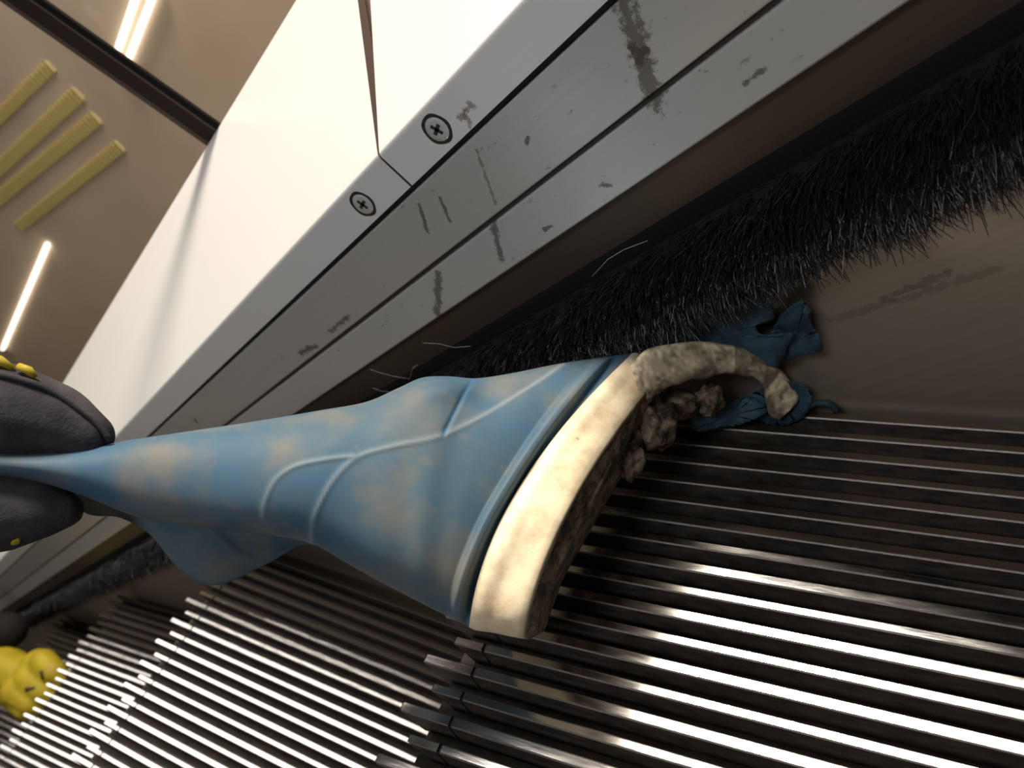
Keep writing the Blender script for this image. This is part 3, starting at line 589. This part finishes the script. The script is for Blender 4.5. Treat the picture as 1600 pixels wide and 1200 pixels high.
# ================================================================== gloved hands
def blob(chains, name, mat, origin, voxel):
    """capsule chains fused by a voxel remesh into one continuous body"""
    bm = bmesh.new()
    for ch in chains:
        for (a, ra), (e, re) in zip(ch[:-1], ch[1:]):
            a = np.asarray(a); e = np.asarray(e); L = np.linalg.norm(e-a); n = max(2, int(L/(0.35*min(ra, re)))+1)
            for i in range(n+1):
                t = i/n; bmesh.ops.create_icosphere(bm, subdivisions=2, radius=float(ra+(re-ra)*t), matrix=Matrix.Translation(Vector(a+(e-a)*t-origin)))
    me = bpy.data.meshes.new(name); bm.to_mesh(me); bm.free(); tmp = bpy.data.objects.new('tmp', me); COL.objects.link(tmp)
    md = tmp.modifiers.new('r', 'REMESH'); md.mode = 'VOXEL'; md.voxel_size = voxel; md.use_smooth_shade = True
    ms = tmp.modifiers.new('s', 'SMOOTH'); ms.factor = 0.6; ms.iterations = 6
    dg = bpy.context.evaluated_depsgraph_get(); out = bpy.data.meshes.new_from_object(tmp.evaluated_get(dg)); bpy.data.objects.remove(tmp); bpy.data.meshes.remove(me)
    out.name = name; out.materials.clear(); out.materials.append(mat); out.polygons.foreach_set('use_smooth', np.ones(len(out.polygons), dtype=bool)); return out
def C(*pts): return [(W(x, y, d), r*P) for (x, y, d, r) in pts]
ho = W(-150, 740, 28)
hand = thing('gloved_hand', 'hand in a black work glove with yellow trim pinching the boot shaft', 'gloved hand', ho)
ch = [C((-950, 830, 32, 3.9), (-600, 790, 30, 3.3), (-420, 760, 29, 2.6), (-300, 735, 28.8, 2.7), (-230, 720, 28.6, 2.2)), C((-300, 690, 28.6, 2.1), (-130, 632, 28.2, 1.75), (10, 641, 28.0, 1.66), (85, 656, 28.0, 1.28), (140, 682, 28.0, 0.84)),
      C((-300, 790, 29, 2.0), (-140, 815, 28.6, 1.5), (0, 798, 28.2, 1.46), (60, 794, 28.1, 1.08), (102, 797, 28.1, 0.62)), C((-300, 790, 31, 1.9), (-150, 830, 30.9, 1.4), (-20, 820, 30.6, 1.15), (50, 808, 30.2, 0.8)),
      C((-310, 780, 33, 1.7), (-170, 820, 33, 1.3), (-50, 815, 32.6, 1.05), (20, 800, 32.2, 0.8)), C((-320, 765, 34.8, 1.5), (-200, 800, 34.8, 1.1), (-90, 800, 34.4, 0.95), (-30, 790, 34, 0.75)),
      C((-330, 700, 28.6, 2.2), (-330, 760, 34.5, 1.7)), C((-280, 740, 29, 2.0), (-290, 780, 34, 1.5))]
o = obj('glove', blob(ch, 'glove', mt_glove, ho, 0.13*P), hand)
seam = smooth_line([(-60, 585), (0, 583), (40, 592), (80, 607), (120, 632), (150, 656), (172, 685)], 30)
o = obj('thumb_seam', tube([W(a_[0], a_[1]+3, 26.75+0.85*(i/29))-ho for i, a_ in enumerate(seam)], 0.11*P, mt_glove, 'thumb_seam', 8), hand)
for (a_, e_, w) in (((-24, 556), (20, 576), 0.17), ((30, 573), (56, 590), 0.15)):
    o = obj('yellow_trim', tube([W(a_[0], a_[1], 27.4)-ho, W((a_[0]+e_[0])/2+2, (a_[1]+e_[1])/2-3, 27.3)-ho, W(e_[0], e_[1], 27.4)-ho], [w*0.9*P, w*P, w*0.6*P], mt_yellow, 'yellow_trim', 8), hand); o['label'] = 'yellow trim'
o = obj('yellow_trim', lump((22, 840), 12, 12, 0.25, 27.6, mt_yellow, 'yellow_tab', 3.3, 0.15), hand); o.location = Vector(boot_o-ho); o['label'] = 'yellow trim'
# second glove, far left, holding the nose of the lower step
g2o = W(0, 1060, 116)
glove2 = thing('gloved_hand', 'yellow and black work glove at the lower left, behind the rib tips of a step', 'gloved hand', g2o)
ch = [C((68, 1035, 113, 1.9), (84, 1050, 112, 1.7), (96, 1062, 112, 1.2)), C((48, 1060, 113, 2.2), (70, 1078, 112, 1.9), (84, 1090, 112, 1.2)), C((30, 1080, 113, 2.4), (50, 1098, 112, 1.8), (64, 1106, 112, 1.1)), C((22, 1088, 113.5, 1.9), (40, 1110, 112, 1.4), (52, 1116, 112, 1.0)),
      C((60, 1038, 114, 2.2), (26, 1085, 114, 2.3)), C((40, 1056, 114.5, 2.6), (-10, 1040, 117, 3.4), (-60, 1020, 119, 3.6), (-200, 985, 124, 4.2))]
o = obj('glove', blob(ch, 'yellow_glove', mt_yellow, g2o, 0.28*P), glove2)
for (x, y, dx, dy) in ((66, 1054, 2, 6), (48, 1076, 8, -1)):
    o = obj('vent_slot', tube([W(x-dx, y-dy, 110.6)-g2o, W(x+dx, y+dy, 110.6)-g2o], 0.28*P, mt_slot, 'vent_slot', 6), glove2); o['label'] = 'dark vent slot'
o = obj('cuff', blob([C((14, 985, 118, 2.6), (-30, 1000, 119, 4.2), (-80, 1010, 121, 5))], 'glove_cuff', mt_black, g2o, 0.35*P), glove2); o['label'] = 'black cuff'
